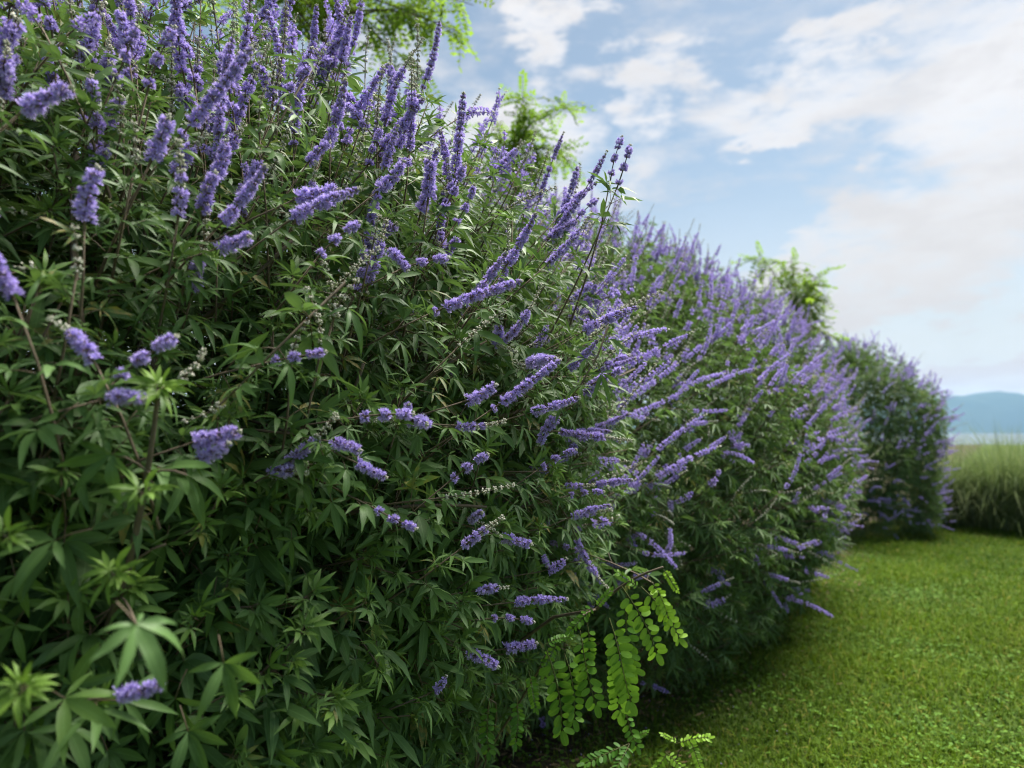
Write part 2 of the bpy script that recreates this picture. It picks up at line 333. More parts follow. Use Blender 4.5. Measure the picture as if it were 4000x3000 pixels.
# ------------------------------------------------------------------ flower spike templates (axis +z, metres)
def spike(seed, Ls, kind, lod):
    r_ = np.random.default_rng(seed); nfl = {0: 15, 1: 9, 2: 6}[lod]; step = {0: .0135, 1: .016, 2: .019}[lod]
    fl0, fl1 = {'F': (0, .97), 'M': (0, .62), 'B': (2, 2)}[kind]
    hs = [.004]
    while hs[-1] < Ls-.004: hs.append(hs[-1]+step*(1.25 if (hs[-1]/Ls < fl0 or kind == 'B') else 1)*r_.uniform(.75, 1.3)*(1.0-.35*hs[-1]/Ls))
    hs = np.array(hs); bend = r_.normal(0, .17, 2)
    def axis(z): q = (z/Ls)**2*Ls; return np.stack([bend[0]*q, bend[1]*q, z], -1)
    gap = r_.random(len(hs)) < (.15 if kind == 'F' else 0)
    pet, bud = [], []
    for h, gp in zip(hs, gap):
        t = h/Ls
        if gp and t < .62: continue
        o = axis(np.array(h)); fl = fl0 <= t <= fl1 and not (kind == 'M' and lod == 0 and t > .42 and r_.random() < .3)
        k = nfl if fl else max(5, nfl-2); taper = (1-.42*t**2)*r_.uniform(.72, 1.2)
        th = np.arange(k)*2*pi/k+r_.uniform(0, 6)+r_.normal(0, .2, k); tilt = r_.normal(.45, .28, k)
        if kind == 'F' and t > .9: tilt += .5
        d = np.stack([np.cos(th)*np.cos(tilt), np.sin(th)*np.cos(tilt), np.sin(tilt)], -1)
        a = unit(np.cross(d, UP+np.array([.01, 0, 0]))); b = np.cross(d, a)
        if fl:
            l = .0076*taper*r_.uniform(.7, 1.25, k); base = o+d*.0025+np.stack([0*th, 0*th, r_.normal(0, .0022, k)], -1); ctr = base+d*l[:, None]
            npet = {0: 4, 1: 3, 2: 3}[lod]; tone = r_.uniform(.05, .95, k)
            wsc = {0: 1, 1: 1.25, 2: 1.7}[lod]
            for j in range(npet):
                ph = j*2*pi/npet+r_.uniform(0, 1.5, k); s_ = a*np.cos(ph)[:, None]+b*np.sin(ph)[:, None]; q_ = np.cross(d, s_)
                tip = ctr+(s_*.85+d*.45)*(.0058*wsc*taper*r_.uniform(.7, 1.3, k))[:, None]; root = base+d*(l*.55)[:, None]
                V = np.stack([root-q_*.0014*wsc, root+q_*.0014*wsc, tip+q_*.0016*wsc, tip-q_*.0016*wsc], 1).reshape(-1, 3)
                i = np.arange(k)*4; T = np.concatenate([np.stack([i, i+1, i+2], -1), np.stack([i, i+2, i+3], -1)])
                la = np.tile(np.array([[0, 0, 0], [0, 0, 0], [1, 0, 0], [1, 0, 0.]]), (k, 1)); lt = np.zeros((4*k, 3)); lt[:, 0] = np.repeat(tone, 4)
                pet.append((V, T, la, lt))
            for j in range({0: 3, 1: 1, 2: 0}[lod]):
                s_ = unit(d+.38*(a*r_.normal(0, 1, (k, 1))+b*r_.normal(0, 1, (k, 1)))); q_ = unit(np.cross(s_, UP+[.02, .01, 0]))
                V = np.stack([ctr-q_*.0005, ctr+q_*.0005, ctr+s_*(.0085*taper*r_.uniform(.8, 1.2, k))[:, None]], 1).reshape(-1, 3)
                V = V.reshape(k, 3, 3); i = np.arange(k)*3; T = np.stack([i, i+1, i+2], -1); V = V.reshape(-1, 3)
                la = np.tile(np.array([[.6, 0, 1], [.6, 0, 1], [1, 0, 1.]]), (k, 1)); lt = np.zeros((3*k, 3)); lt[:, 0] = .6
                pet.append((V, T, la, lt))
        rr = (.0023 if fl else .0029*(1-.3*t))*({0: 1, 1: 1.15, 2: 1.4}[lod]); kb = k if (lod < 1 or not fl) else 0
        if kb:
            dist = (.0055 if fl else .0054*r_.uniform(.8, 1.5)*(1-.3*t)); cen = o+d*dist+np.stack([0*th, 0*th, r_.normal(0, .0012, k)], -1)
            oc = np.stack([d, -d, a, -a, b, -b], 1)*rr*np.array([1.3, 1, 1, 1, 1, 1])[None, :, None]; V = (cen[:, None]+oc).reshape(-1, 3)
            oct_ = np.array([(0, 2, 4), (0, 4, 3), (0, 3, 5), (0, 5, 2), (1, 4, 2), (1, 3, 4), (1, 5, 3), (1, 2, 5)])
            if lod > 0:                        # far buds: a five-cornered bead
                V = V.reshape(k, 6, 3)[:, [0, 2, 3, 4, 5]].copy(); oct_ = np.array([(0, 1, 3), (0, 3, 2), (0, 2, 4), (0, 4, 1)]); V = V.reshape(-1, 3)
            nb_ = 5 if lod > 0 else 6
            T = (oct_[None]+(np.arange(k)*nb_)[:, None, None]).reshape(-1, 3); lt = np.zeros((nb_*k, 3)); lt[:, 0] = np.repeat(r_.uniform(.1, 1, k), nb_); lt[:, 1] = .75 if fl else 0
            bud.append((V, T, np.zeros((nb_*k, 3)), lt))
    zz = np.linspace(-.012, Ls, 5 if lod == 0 else 3); st = tube(axis(zz), np.linspace(.0022, .0009, len(zz)), 4 if lod == 0 else 3)
    return st, (cat(pet) if pet else None), (cat(bud) if bud else None)
SLEN = [.07, .11, .15, .20, .26]
SPK = {}
for lod in (0, 1, 2):
    for kd in 'FMB':
        for i, l in enumerate(SLEN):
            SPK[lod, kd, i] = spike(1000+i*7+ord(kd)*13, l, kd, lod)
SPM = {}
def spike_meshes(key):
    if key not in SPM:
        a, b, c = SPK[key]; SPM[key] = (mesh('rachis', *a, mat=MAT['stem']), b and mesh('blossoms', *b, mat=MAT['petal'], smooth_=False), c and mesh('buds', *c, mat=MAT['bud']))
    return SPM[key]

# ------------------------------------------------------------------ shrubs
class Shape:                                   # a rounded bush: superellipsoid with lumps
    def __init__(s, c, a, es, seed):
        s.c, s.a, s.es = np.array(c, float), np.array(a, float), es; r_ = np.random.default_rng(seed)
        s.k = r_.normal(0, 1, (7, 3))*2.6; s.ph = r_.uniform(0, 6.28, 7)
    def f(s, q):                               # q in (s,p,h) coordinates; < 1 inside
        d = (q-s.c)/s.a; d[..., 2] = np.where(d[..., 2] < 0, d[..., 2]*.78, d[..., 2]); r = np.abs(d[..., 0])**s.es+d[..., 1]**2+np.abs(d[..., 2])**2.2
        lump = np.sin(q @ s.k.T+s.ph).sum(-1)*.020
        return r*(1+lump*2.4)
    def ray(s, o, d):                          # first hit of rays with the surface, nan when missed
        o = np.stack(SPH(o), -1); d = np.stack(SPH(d), -1); ts = np.linspace(.25, 16, 900); out = np.full(d.shape[:-1], np.nan)
        v = s.f(o+d[..., None, :]*ts[:, None]); hit = v < 1; any_ = hit.any(-1); i = hit.argmax(-1); out[any_] = ts[i[any_]]
        return out
    def closest(s, o, d):
        o = np.stack(SPH(o), -1); d = np.stack(SPH(d), -1); ts = np.linspace(.25, 16, 900); v = s.f(o+d[..., None, :]*ts[:, None]); return ts[v.argmin(-1)], v.min(-1)
    def normal(s, q):
        e = 1e-3; g = np.stack([s.f(q+np.eye(3)[i]*e)-s.f(q-np.eye(3)[i]*e) for i in range(3)], -1)
        return unit(np.multiply.outer(g[..., 0], D2)+np.multiply.outer(g[..., 1], N2)+np.multiply.outer(g[..., 2], UP))
    def sample(s, n, r_):
        d = unit(r_.normal(0, 1, (n, 3))); lo = np.zeros(n); hi = np.full(n, 2.5)
        for _ in range(22):
            m = (lo+hi)/2; ins = s.f(s.c+d*s.a*m[:, None]) < 1; lo = np.where(ins, m, lo); hi = np.where(ins, hi, m)
        return s.c+d*s.a*lo[:, None]
SA = Shape((.9, -2.6, 1.45), (2.48, 1.53, 1.37), 2.9, 1)
SB = Shape((5.35, -2.65, 1.45), (3.0, 1.56, 1.50), 3.5, 2)
_c = np.array([5.1, 10.7, 0]); SC = Shape((_c @ D2, _c @ N2, 1.4), (1.42, 1.4, 1.50), 2.3, 4)

def make_shrub(name, label, shape, n_shoot, flower_p, hand=(), hand_leaves=(), seed=0, lods=(1.5, 3.4), n_leaf_obj=300, n_spike_obj=300, n_inner=2500, n_branch=16, detail_leaves=0, keep=None, spike_kinds=(.48, .26, .26), dens=None, double=.45):
    r_ = np.random.default_rng(seed)
    root = link(name, None); base = W(shape.c[0], shape.c[1], 0); root.location = base; tag(root, label, 'shrub', 'purple flowering shrubs along the lawn')
    root.empty_display_size = .3
    bpy.context.view_layer.update()
    q = shape.sample(n_shoot, r_); nrm = shape.normal(q); P = W(0, 0, 0)+np.multiply.outer(q[:, 0], D2)+np.multiply.outer(q[:, 1], N2)+np.multiply.outer(q[:, 2], UP)
    vis = np.sum(unit(CAM-P)*nrm, -1); ok = (vis > -.45) & (q[:, 2] > .06)
    if keep is not None: ok &= keep(q, P)
    P, nrm, q = P[ok], nrm[ok], q[ok]
    shoots = []                                # (tip, direction, normal, spike list, scale)
    for p, n, qq in zip(P, nrm, q):
        h = qq[2]; depth = abs(r_.normal(0, .09)); upk = .25+.6*np.clip((h-.4)/1.8, 0, 1)
        d = unit(n*(1 if h > .7 else .9)+UP*upk+r_.normal(0, .32, 3)); tip = p-n*depth+n*.05
        sp = []
        if r_.random() < flower_p(qq, p) and depth < .17:
            kd = r_.choice(['F', 'M', 'B'], p=spike_kinds); sp.append((kd, np.clip(r_.normal(.145, .055), .05, .27), d, 0))
            if r_.random() < double:
                for sgn in (-1, 1):
                    if r_.random() < .8:
                        sd_ = unit(np.cross(d, r_.normal(0, 1, 3)))*sgn; sp.append((r_.choice(['F', 'M', 'B'], p=spike_kinds), np.clip(r_.normal(.085, .025), .05, .14), unit(d*.8+sd_*.6), .03))
        shoots.append((tip, d, n, sp, 1.0))
    for (bp, tp, kd, Ls) in hand:
        d = unit(tp-bp); n = shape.normal(np.array(SPH(bp))); shoots.append((bp, d, n, [(kd, Ls, d, 0)], .9))
    LP, LX, LZ, LS, LTn, LAg, LSh, SPL, TW = [], [], [], [], [], [], [], [], []
    for si, (tip, d, n, sp, sc) in enumerate(shoots):
        Ln = r_.uniform(.26, .46); bend = unit(n*.6-UP*.5+r_.normal(0, .3, 3))
        foot = tip-d*Ln*.9-unit(n)*Ln*.25-UP*.08*Ln
        pts = bez(foot, tip-d*Ln*.45, tip, 4); TW.append(tube(pts, np.linspace(.0038, .0018, 4), 3))
        nn = r_.integers(4, 7); t = np.linspace(.12, .97 if not sp else .88, nn)
        cpt = (1-t[:, None])**2*foot+2*(t*(1-t))[:, None]*(tip-d*Ln*.45)+(t*t)[:, None]*tip
        a = unit(np.cross(d, r_.normal(0, 1, 3))); b = np.cross(d, a); flip = np.arange(nn) % 2
        ax = np.where(flip[:, None] == 0, a, b)
        el = .15+.55*t; young = np.clip((t-.72)/.28, 0, 1) if not sp else np.clip((t-.8)/.5, 0, 1)
        size = (.098-.040*t**2 if sp else .105-.062*t**3)*sc*r_.uniform(.75, 1.2, nn)*(1+.28*np.clip((1.7-tip[2])/.9, 0, 1))
        for sgn in (-1, 1):
            keep_ = r_.random(nn) < .93
            x = unit(ax*sgn*np.cos(el)[:, None]+d*np.sin(el)[:, None]+n*.25-UP*(.38-.55*young)[:, None]+r_.normal(0, .16, (nn, 3)))
            z = unit(UP*.85+n*.55+d*.25+r_.normal(0, .22, (nn, 3)))
            pl = size*.42
            LP.append((cpt+x*pl[:, None])[keep_]); LX.append(x[keep_]); LZ.append(z[keep_]); LS.append((size*r_.uniform(.85, 1.1, nn))[keep_])
            LTn.append(np.clip(r_.normal(.42+.3*t, .2), 0, 1)[keep_]); LAg.append((young*(.25 if sp else .5)*r_.uniform(.0, 1.0, nn))[keep_]); LSh.append(np.full(keep_.sum(), 1))
        if not sp:                             # a tuft of young leaves at the tip
            k = r_.integers(3, 6); th = r_.uniform(0, 6.28, k); x = unit(a*np.cos(th)[:, None]+b*np.sin(th)[:, None]+d*r_.uniform(.5, 1.6, (k, 1)))
            sz = r_.uniform(.022, .05, k); LP.append(tip+x*(sz*.3)[:, None]); LX.append(x); LZ.append(unit(d+UP*.4+r_.normal(0, .2, (k, 3)))); LS.append(sz); LTn.append(np.full(k, .6)); LAg.append(r_.uniform(.3, 1.0, k)*r_.uniform(.1, .85)); LSh.append(np.full(k, 1))
        for kd, Ls, dd, back in sp: SPL.append((tip-d*back, dd, kd, Ls))
    # inner leaves, deeper in the bush
    qi = shape.c+(shape.sample(n_inner, r_)-shape.c)*np.power(r_.uniform(.2, 1, n_inner), .5)[:, None]*.93
    Pi = np.multiply.outer(qi[:, 0], D2)+np.multiply.outer(qi[:, 1], N2)+np.multiply.outer(qi[:, 2], UP); ni = shape.normal(qi)
    oki = qi[:, 2] > .05
    if keep is not None: oki &= keep(qi, Pi)
    Pi, ni = Pi[oki], ni[oki]; k = len(Pi)
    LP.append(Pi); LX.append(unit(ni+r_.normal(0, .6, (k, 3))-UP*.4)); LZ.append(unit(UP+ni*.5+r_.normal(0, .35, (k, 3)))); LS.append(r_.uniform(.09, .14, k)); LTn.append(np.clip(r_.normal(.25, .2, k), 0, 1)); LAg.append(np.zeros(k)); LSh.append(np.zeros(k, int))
    for (c, x, z, l, tone, age) in hand_leaves:
        LP.append(c[None]); LX.append(x[None]); LZ.append(z[None]); LS.append(np.array([l])); LTn.append(np.array([tone])); LAg.append(np.array([age])); LSh.append(np.array([2]))
    LP, LX, LZ, LS, LTn, LAg, LSh = [np.concatenate(v) for v in (LP, LX, LZ, LS, LTn, LAg, LSh)]
    RM = frame(LX, LZ); dist = np.linalg.norm(LP-CAM, axis=-1); var = np.where((LSh == 2) | ((LSh == 1) & (LP[:, 2] < 1.45) & (dist < 1.9) & (r_.random(len(LP)) < .7)), r_.integers(0, 3, len(LP)), r_.integers(0, NVAR, len(LP)))
    # nothing within arm's length of the lens except the placed leaves
    okd = (dist > .62) | (LSh == 2)
    LP, RM, LS, LTn, LAg, LSh, dist, var = [v[okd] for v in (LP, RM, LS, LTn, LAg, LSh, dist, var)]
    px, py, f = to_px(LP); inframe = (f > .1) & (px > -150) & (px < 4150) & (py > -150) & (py < 3150)
    score = np.where(inframe & (LSh > 0), LS/dist, 0)+np.where(LSh == 2, 9, 0); order = np.argsort(-score)
    single = np.zeros(len(LP), bool); single[order[:n_leaf_obj]] = score[order[:n_leaf_obj]] > 0
    lod = np.where((LSh == 0) & (dist > 1.3), np.where(dist < 1.9, 1, 2), np.where(dist < lods[0], 0, np.where(dist < lods[1], 1, 2)))
    inv = root.matrix_world.inverted()
    for rank, i in enumerate(order[:n_leaf_obj]):
        if not single[i]: continue
        v = int(var[i]); m = mat4(RM[i], LP[i]-base, LS[i])
        if rank < detail_leaves:
            o = link('leaf', PETMESH[v], root); o.matrix_local = m
            for lm in LFLMESH[v]:
                c = link('leaflet', lm, o); c['tone'] = float(LTn[i]); c['age'] = float(LAg[i])
        else:
            o = link('leaf', LEAFMESH[min(int(lod[i]), 1)][v], root); o.matrix_local = m
        o['tone'] = float(LTn[i]); o['age'] = float(LAg[i])
    parts = []
    for ld in (0, 1, 2):
        for v in range(NVAR):
            s_ = (lod == ld) & (var == v) & ~single
            if s_.any(): parts.append(spread(PALJ[ld][v], LP[s_]-base, RM[s_], LS[s_], np.stack([LTn[s_], LAg[s_], np.where(r_.random(s_.sum()) < .05, r_.uniform(.3, 1, s_.sum()), 0)], -1)))
    o = link('foliage', mesh('foliage', *cat(parts), mat=MAT['leaf']), root); o['kind'] = 'stuff'
    tw = cat(TW); o = link('twigs', mesh('twigs', tw[0]-base, *tw[1:], mat=MAT['stem']), root); o['kind'] = 'stuff'
    # flower spikes
    SPp = np.array([s[0] for s in SPL]); SPd = np.array([s[1] for s in SPL]); SPk = np.array([s[2] for s in SPL]); SPl = np.array([s[3] for s in SPL])
    sdist = np.linalg.norm(SPp-CAM, axis=-1); okd = sdist > .7; SPp, SPd, SPk, SPl, sdist = [v[okd] for v in (SPp, SPd, SPk, SPl, sdist)]
    vi = np.abs(SPl[:, None]-np.array(SLEN)).argmin(1); sc = SPl/np.array(SLEN)[vi]; sc = np.clip(sc, .8, 1.3)
    RS = frame(unit(np.cross(SPd, r_.normal(0, 1, SPd.shape))), SPd); RS = np.stack([RS[..., 0], np.cross(SPd, RS[..., 0]), SPd], -1)
    px, py, f = to_px(SPp); inf = (f > .1) & (px > -100) & (px < 4100) & (py > -100) & (py < 3100)
    nq = shape.normal(np.stack(SPH(SPp), -1)); face = np.sum(unit(CAM-SPp)*nq, -1)
    sc_ = np.where(inf, SPl/sdist*(.4+np.clip(face+.35, 0, .6)), 0); order = np.argsort(-sc_)[:n_spike_obj]; order = [i for i in order if sc_[i] > 0]
    slod = np.where(sdist < 2.4, 0, np.where(sdist < 6.5, 1, 2)); sing = np.zeros(len(SPp), bool)
    for i in order:
        sing[i] = True; a, b, c = spike_meshes((int(min(slod[i], 2)), str(SPk[i]), int(vi[i])))
        o = link('flower_spike', a, root); o.matrix_local = mat4(RS[i], SPp[i]-base, sc[i]); tn = float(r_.uniform(0, .4))
        for nm, x in (('blossoms', b), ('buds', c)):
            if x: k = link(nm, x, o); k['tone'] = tn; k['kind'] = 'stuff'
    pools = [[], [], []]
    for i in np.nonzero(~sing)[0]:
        for j, tpl in enumerate(SPK[(1 if sdist[i] < 2.2 else 2), str(SPk[i]), int(vi[i])]):
            if tpl is not None: pools[j].append(spread(tpl, SPp[i:i+1]-base, RS[i:i+1], sc[i:i+1], np.zeros((1, 3))))
    if pools[0]:
        o = link('flower_spikes', mesh('flower_spikes', *cat(pools[0]), mat=MAT['stem']), root); o['kind'] = 'stuff'
        for nm, pl, mt in (('blossoms', pools[1], 'petal'), ('buds', pools[2], 'bud')):
            if pl: k = link(nm, mesh(nm, *cat(pl), mat=MAT[mt], smooth_=False), o); k['kind'] = 'stuff'
    # woody limbs
    for i in range(n_branch):
        e = shoots[r_.integers(0, len(P))]; tgt = e[0]-e[2]*.3; f0 = W(shape.c[0]+np.clip((e[0] @ D2)-shape.c[0], -1.2, 1.2)*r_.uniform(.3, .8), shape.c[1]+r_.uniform(-.25, .35), -.02)
        mid = f0*.45+tgt*.55+UP*r_.uniform(.1, .5)-e[2]*.15
        o = link('branch', mesh('branch', tube(bez(f0, mid, tgt, 9)-base, np.linspace(.022, .006, 9), 7)[0], tube(bez(f0, mid, tgt, 9), .01, 7)[1], mat=MAT['bark']), root)
    print(name, 'shoots', len(shoots), 'leaves', len(LP), 'spikes', len(SPp), 'single spikes', len(order))
    return root

# --- spikes read off the photograph: base and tip in a 2212 px wide view, kind; each is set on the bush's real surface
HS = """182 478 182 362 F;165 590 178 500 B;328 345 372 255 F;292 350 304 285 B;385 470 408 312 M;436 456 455 370 F;462 388 505 318 F;470 492 585 378 F;476 535 550 515 F;390 295 545 118 F;
28 640 -5 560 F;204 782 148 680 M;258 815 352 718 F;236 860 288 848 F;390 818 466 780 B;620 480 760 385 F;690 552 760 465 F;320 190 355 50 F;420 955 500 930 F;430 990 486 978 F;780 900 900 885 F;720 955 785 970 F;
770 1000 806 1020 F;935 675 1112 598 F;1090 580 1166 470 F;925 430 935 345 F;960 450 1016 370 F;985 482 1036 410 F;735 145 762 30 F;700 330 766 185 F;600 232 650 130 F;665 352 702 300 F;1010 865 1076 845 F;
1062 885 1206 785 F;985 920 1088 930 M;976 1036 1050 970 F;812 1100 900 1150 F;1000 1182 1086 1110 M;1086 1160 1146 1180 F;1030 1276 1090 1266 M;1062 1336 1150 1326 F;1100 1302 1222 1286 F;1246 1165 1296 1292 M;
1280 1132 1336 1126 M;1226 1120 1312 1080 F;1230 1070 1300 1050 F;1010 1408 1076 1435 F;1090 1402 1156 1394 F;925 1500 970 1480 F;256 1502 335 1490 F;1340 872 1492 780 F;1370 892 1482 860 F;1330 802 1500 716 F;
1250 722 1366 648 F;1530 836 1620 785 F;1490 886 1572 896 F;1420 972 1512 890 F;1420 1032 1546 940 F;1340 1042 1402 980 F;1350 1052 1432 1012 F;1372 1150 1470 1200 F;1380 1190 1472 1222 F;1346 1252 1416 1240 F;
1378 1472 1444 1488 F;632 770 636 695 B;690 770 712 640 B;590 780 690 760 F;990 750 1080 660 B;560 290 545 170 B;720 690 742 600 B;805 530 818 470 B;960 1075 1100 1060 B;480 870 430 920 B;1170 1010 1236 960 F;
1250 1190 1190 1170 F;1170 1235 1226 1225 F;1320 380 1332 292 F;1335 400 1366 312 F;1000 250 1052 222 F;1620 720 1808 652 F;250 170 300 60 F;275 100 262 20 F;1200 900 1156 950 F;820 410 880 365 F;870 580 960 540 F;
640 430 720 400 F;840 540 870 560 F;560 350 540 390 F;50 240 130 180 F;90 60 60 10 F;150 70 190 30 F;1740 1000 1800 960 F;1690 1060 1750 1000 F"""
def hand_spikes():
    out = {0: [], 1: [], 2: []}; shp = [SA, SB, SC]
    for ln in HS.replace('\n', '').split(';'):
        bx, by, tx, ty, kd = ln.split(); b = np.array([float(bx), float(by)])*1.8083; t = np.array([float(tx), float(ty)])*1.8083
        d = ray(b[0], b[1]); hits = [(s.ray(CAM, d[None])[0], i) for i, s in enumerate(shp)]; hits = [h for h in hits if not np.isnan(h[0])]
        if hits: z, i = min(hits)
        else:
            cl = [(s.closest(CAM, d[None]), i) for i, s in enumerate(shp)]; (zz, _v), i = min(cl, key=lambda c: c[0][1][0]); z = zz[0]
        z = max(z-.14, .92); Pb = CAM+d*z; n = shp[i].normal(np.array(SPH(Pb)))
        pl = np.linalg.norm(t-b)/FPX*z                          # length across the view, then leaned out along the bush's normal
        lean = .35*pl*float(n @ unit(CAM-Pb)); Pt = at(t[0], t[1], z-lean)
        Ls = float(np.clip(np.linalg.norm(Pt-Pb), .06, .30)); out[i].append((Pb, Pb+unit(Pt-Pb)*Ls, kd, Ls))
    return out
HAND = hand_spikes()

# --- large near leaves: centre pixel (4000 wide), leaflet length in pixels, fan direction in degrees (0 = right, 90 = up), tone, age
HL = [(532, 2440, 310, -50, .55, 0), (873, 2589, 255, -80, .55, .05), (684, 2728, 250, -110, .40, 0), (253, 2728, 285, -25, .75, .25), (82, 2779, 220, -85, .75, .3), (291, 2577, 230, -120, .35, 0),
      (734, 2855, 240, -70, .35, 0), (506, 2295, 165, -70, .75, .25), (326, 2336, 215, -140, .7, .15), (836, 2323, 165, -100, .6, .1), (1000, 2402, 160, -60, .6, .15), (215, 2110, 300, 200, .5, .05),
      (646, 2127, 170, -100, .7, .25), (1196, 2247, 110, -60, .65, .25), (1139, 2108, 115, -90, .65, .35), (437, 1775, 240, -130, .55, .05), (728, 1855, 245, -60, .55, .05), (617, 1190, 140, -90, .5, .05),
      (418, 1155, 140, 190, .5, .05), (601, 1041, 130, 195, .55, .05), (190, 1339, 150, -80, .5, 0), (345, 1500, 170, -150, .5, 0), (291, 1570, 150, -90, .4, 0), (1180, 1715, 165, -85, .45, 0), (877, 1076, 140, -70, .5, 0),
      (1234, 1462, 130, 185, .5, .05), (120, 2960, 230, -60, .4, 0), (420, 2930, 220, -60, .3, 0), (60, 2440, 200, -120, .6, .2), (980, 2800, 200, -45, .3, 0), (560, 2620, 200, 150, .35, 0), (140, 1850, 180, -100, .35, 0),
      (60, 2250, 190, -70, .55, .3), (930, 2950, 170, -100, .25, 0), (1130, 1950, 130, -60, .35, 0), (700, 2380, 150, 20, .4, 0)]
def hand_leaf(px, py, L_, ang, tone, age):
    l = rng.uniform(.088, .108); z = min(FPX*l/L_*.98, 2.2); c = at(px, py, z); d = SA.ray(CAM, ray(px, py)[None])[0]
    if not np.isnan(d) and z > d+.02: l *= (d+.02)/z; c = at(px, py, d+.02)
    a = R(ang); x = unit(np.array([cos(a), 0, sin(a)])+np.array([.25, -.45, 0])*.6); zn = unit(unit(CAM-c)*.75+UP*.75+rng.normal(0, .12, 3)); return c, x, zn, l, tone, age
HANDL = [hand_leaf(*h) for h in HL]
tipc = at(620, 1525, 1.0)                       # the leader's bright tuft
for k in range(9):
    th = k*2.4; x = unit(np.array([cos(th), -.3, .35+.5*sin(th)])); HANDL.append((tipc+x*.01, x, unit(UP+np.array([.3, -.6, 0])), float(rng.uniform(.03, .06)), .6, float(rng.uniform(.5, .85))))
for cx, cyy, zz in ((95, 2690, .82), (450, 2245, .95), (560, 1930, .95), (1010, 2290, 1.5), (1130, 2010, 1.6), (1080, 2690, 1.55), (30, 2100, .9)):
    cc_ = at(cx, cyy, zz)
    for k in range(6):
        th = k*1.05+rng.uniform(0, .5); x = unit(np.array([cos(th), -.35, .3+.6*sin(th)])); HANDL.append((cc_+x*.01, x, unit(UP+np.array([.3, -.6, 0])), float(rng.uniform(.025, .052)), .6, float(rng.uniform(.3, .75))))

def flowA(q, p):
    h, s = q[2], q[0]; v = np.clip((h-1.35)/.9, 0, 1)*.75+np.clip((s-1.0)/1.0, 0, 1)*np.clip((h-.5)/1.0, 0, 1)*.26
    return min(v, .85)
def flowB(q, p): return float(np.clip((q[2]-.3)/1.3, 0, 1)*.74+.06)
def flowC(q, p): return .62
shrubA = make_shrub('flowering_shrub', 'large purple flowering shrub with broad palmate leaves, locust sprigs hanging at its foot', SA, 5200, flowA, HAND[0], HANDL, seed=21, n_inner=18500, n_branch=22, detail_leaves=48,
                    keep=lambda q, p: q[:, 0] > -.7)
shrubB = make_shrub('flowering_shrub', 'densely flowered purple shrub in the middle of the row, between the other two', SB, 4300, flowB, HAND[1], seed=22, n_inner=9500, n_branch=16)
shrubC = make_shrub('flowering_shrub', 'purple flowering shrub at the end of the row beside the tall grass', SC, 1500, flowC, HAND[2], seed=23, n_inner=4500, n_branch=10, n_leaf_obj=0, spike_kinds=(.7, .18, .12))
# the leader stem carrying the largest leaves
def stemobj(parent, pts, rad, name='branch', mat='bark', sides=7):
    b = np.array(parent.location); V, T, la, lt = tube(pts, rad, sides); return link(name, mesh(name, V-b, T, la, lt, mat=MAT[mat]), parent)
P0, P1, P2, P3 = at(614, 1560, 1.0), at(585, 1850, 1.02), at(500, 2220, 1.06), at(330, 2700, 1.25)
stemobj(shrubA, np.concatenate([bez(P0, P1, P2, 6), bez(P2, (P2+P3)/2, P3, 4)[1:], [W(.6, -2.2, 0)]]), np.array([.003, .0036, .004, .0045, .005, .0055, .006, .0065, .007, .012]))
for a, b_ in ((P1, at(728, 1855, 1.0)), (P1, at(437, 1775, 1.0)), (P2, at(646, 2127, 1.05)), (at(470, 2330, 1.1), at(532, 2440, .88))): stemobj(shrubA, bez(a, (a+b_)/2+UP*.012, b_, 4), .0018, 'petiole', 'stem', 5)
for bx in ([(1180, 2050), (1500, 1950), (1900, 1980)], [(1450, 1640), (1650, 1480), (1900, 1330)], [(650, 1350), (900, 1180), (1150, 930)], [(1900, 1640), (2250, 1560), (2480, 1440)], [(1850, 1850), (2050, 1930), (2350, 2040)],
           [(300, 600), (250, 900), (330, 1300)], [(1250, 1760), (1350, 1640), (1420, 1420)]):
    zs = [SA.ray(CAM, ray(x, y)[None])[0] for x, y in bx]; zs = [3 if np.isnan(z) else z for z in zs]; p = [at(x, y, z+dz) for (x, y), z, dz in zip(bx, zs, (.22, .06, .0))]
    stemobj(shrubA, bez(*p, 7), np.linspace(.006, .0035, 7))

# ------------------------------------------------------------------ locust: pinnate leaves
def oval(lod, r_, w=.27):
    ts = [.12, .38, .68, .92] if lod == 0 else [.35, .75]
    V = [(0, 0, 0)]; la = [(0, 0, 0)]
    for t in ts:
        y = w*math.sqrt(max(0, 1-((t-.52)/.53)**2)); V += [(t, y, .10*y-.08*t*t), (t, 0, -.08*t*t), (t, -y, .10*y-.08*t*t)]; la += [(t, 1, 0), (t, 0, 0), (t, -1, 0)]
    V.append((1, 0, -.08)); la.append((1, 0, 0)); n = len(ts); T = [(0, 2, 1), (0, 3, 2)]
    for i in range(n-1):
        a = 1+3*i; b = a+3; T += [(a, a+1, b+1), (a, b+1, b), (a+1, a+2, b+2), (a+1, b+2, b+1)]
    a = 1+3*(n-1); e = len(V)-1; T += [(a, a+1, e), (a+1, a+2, e)]
    return np.array(V, float), np.array(T), np.array(la, float), np.zeros((len(V), 3))
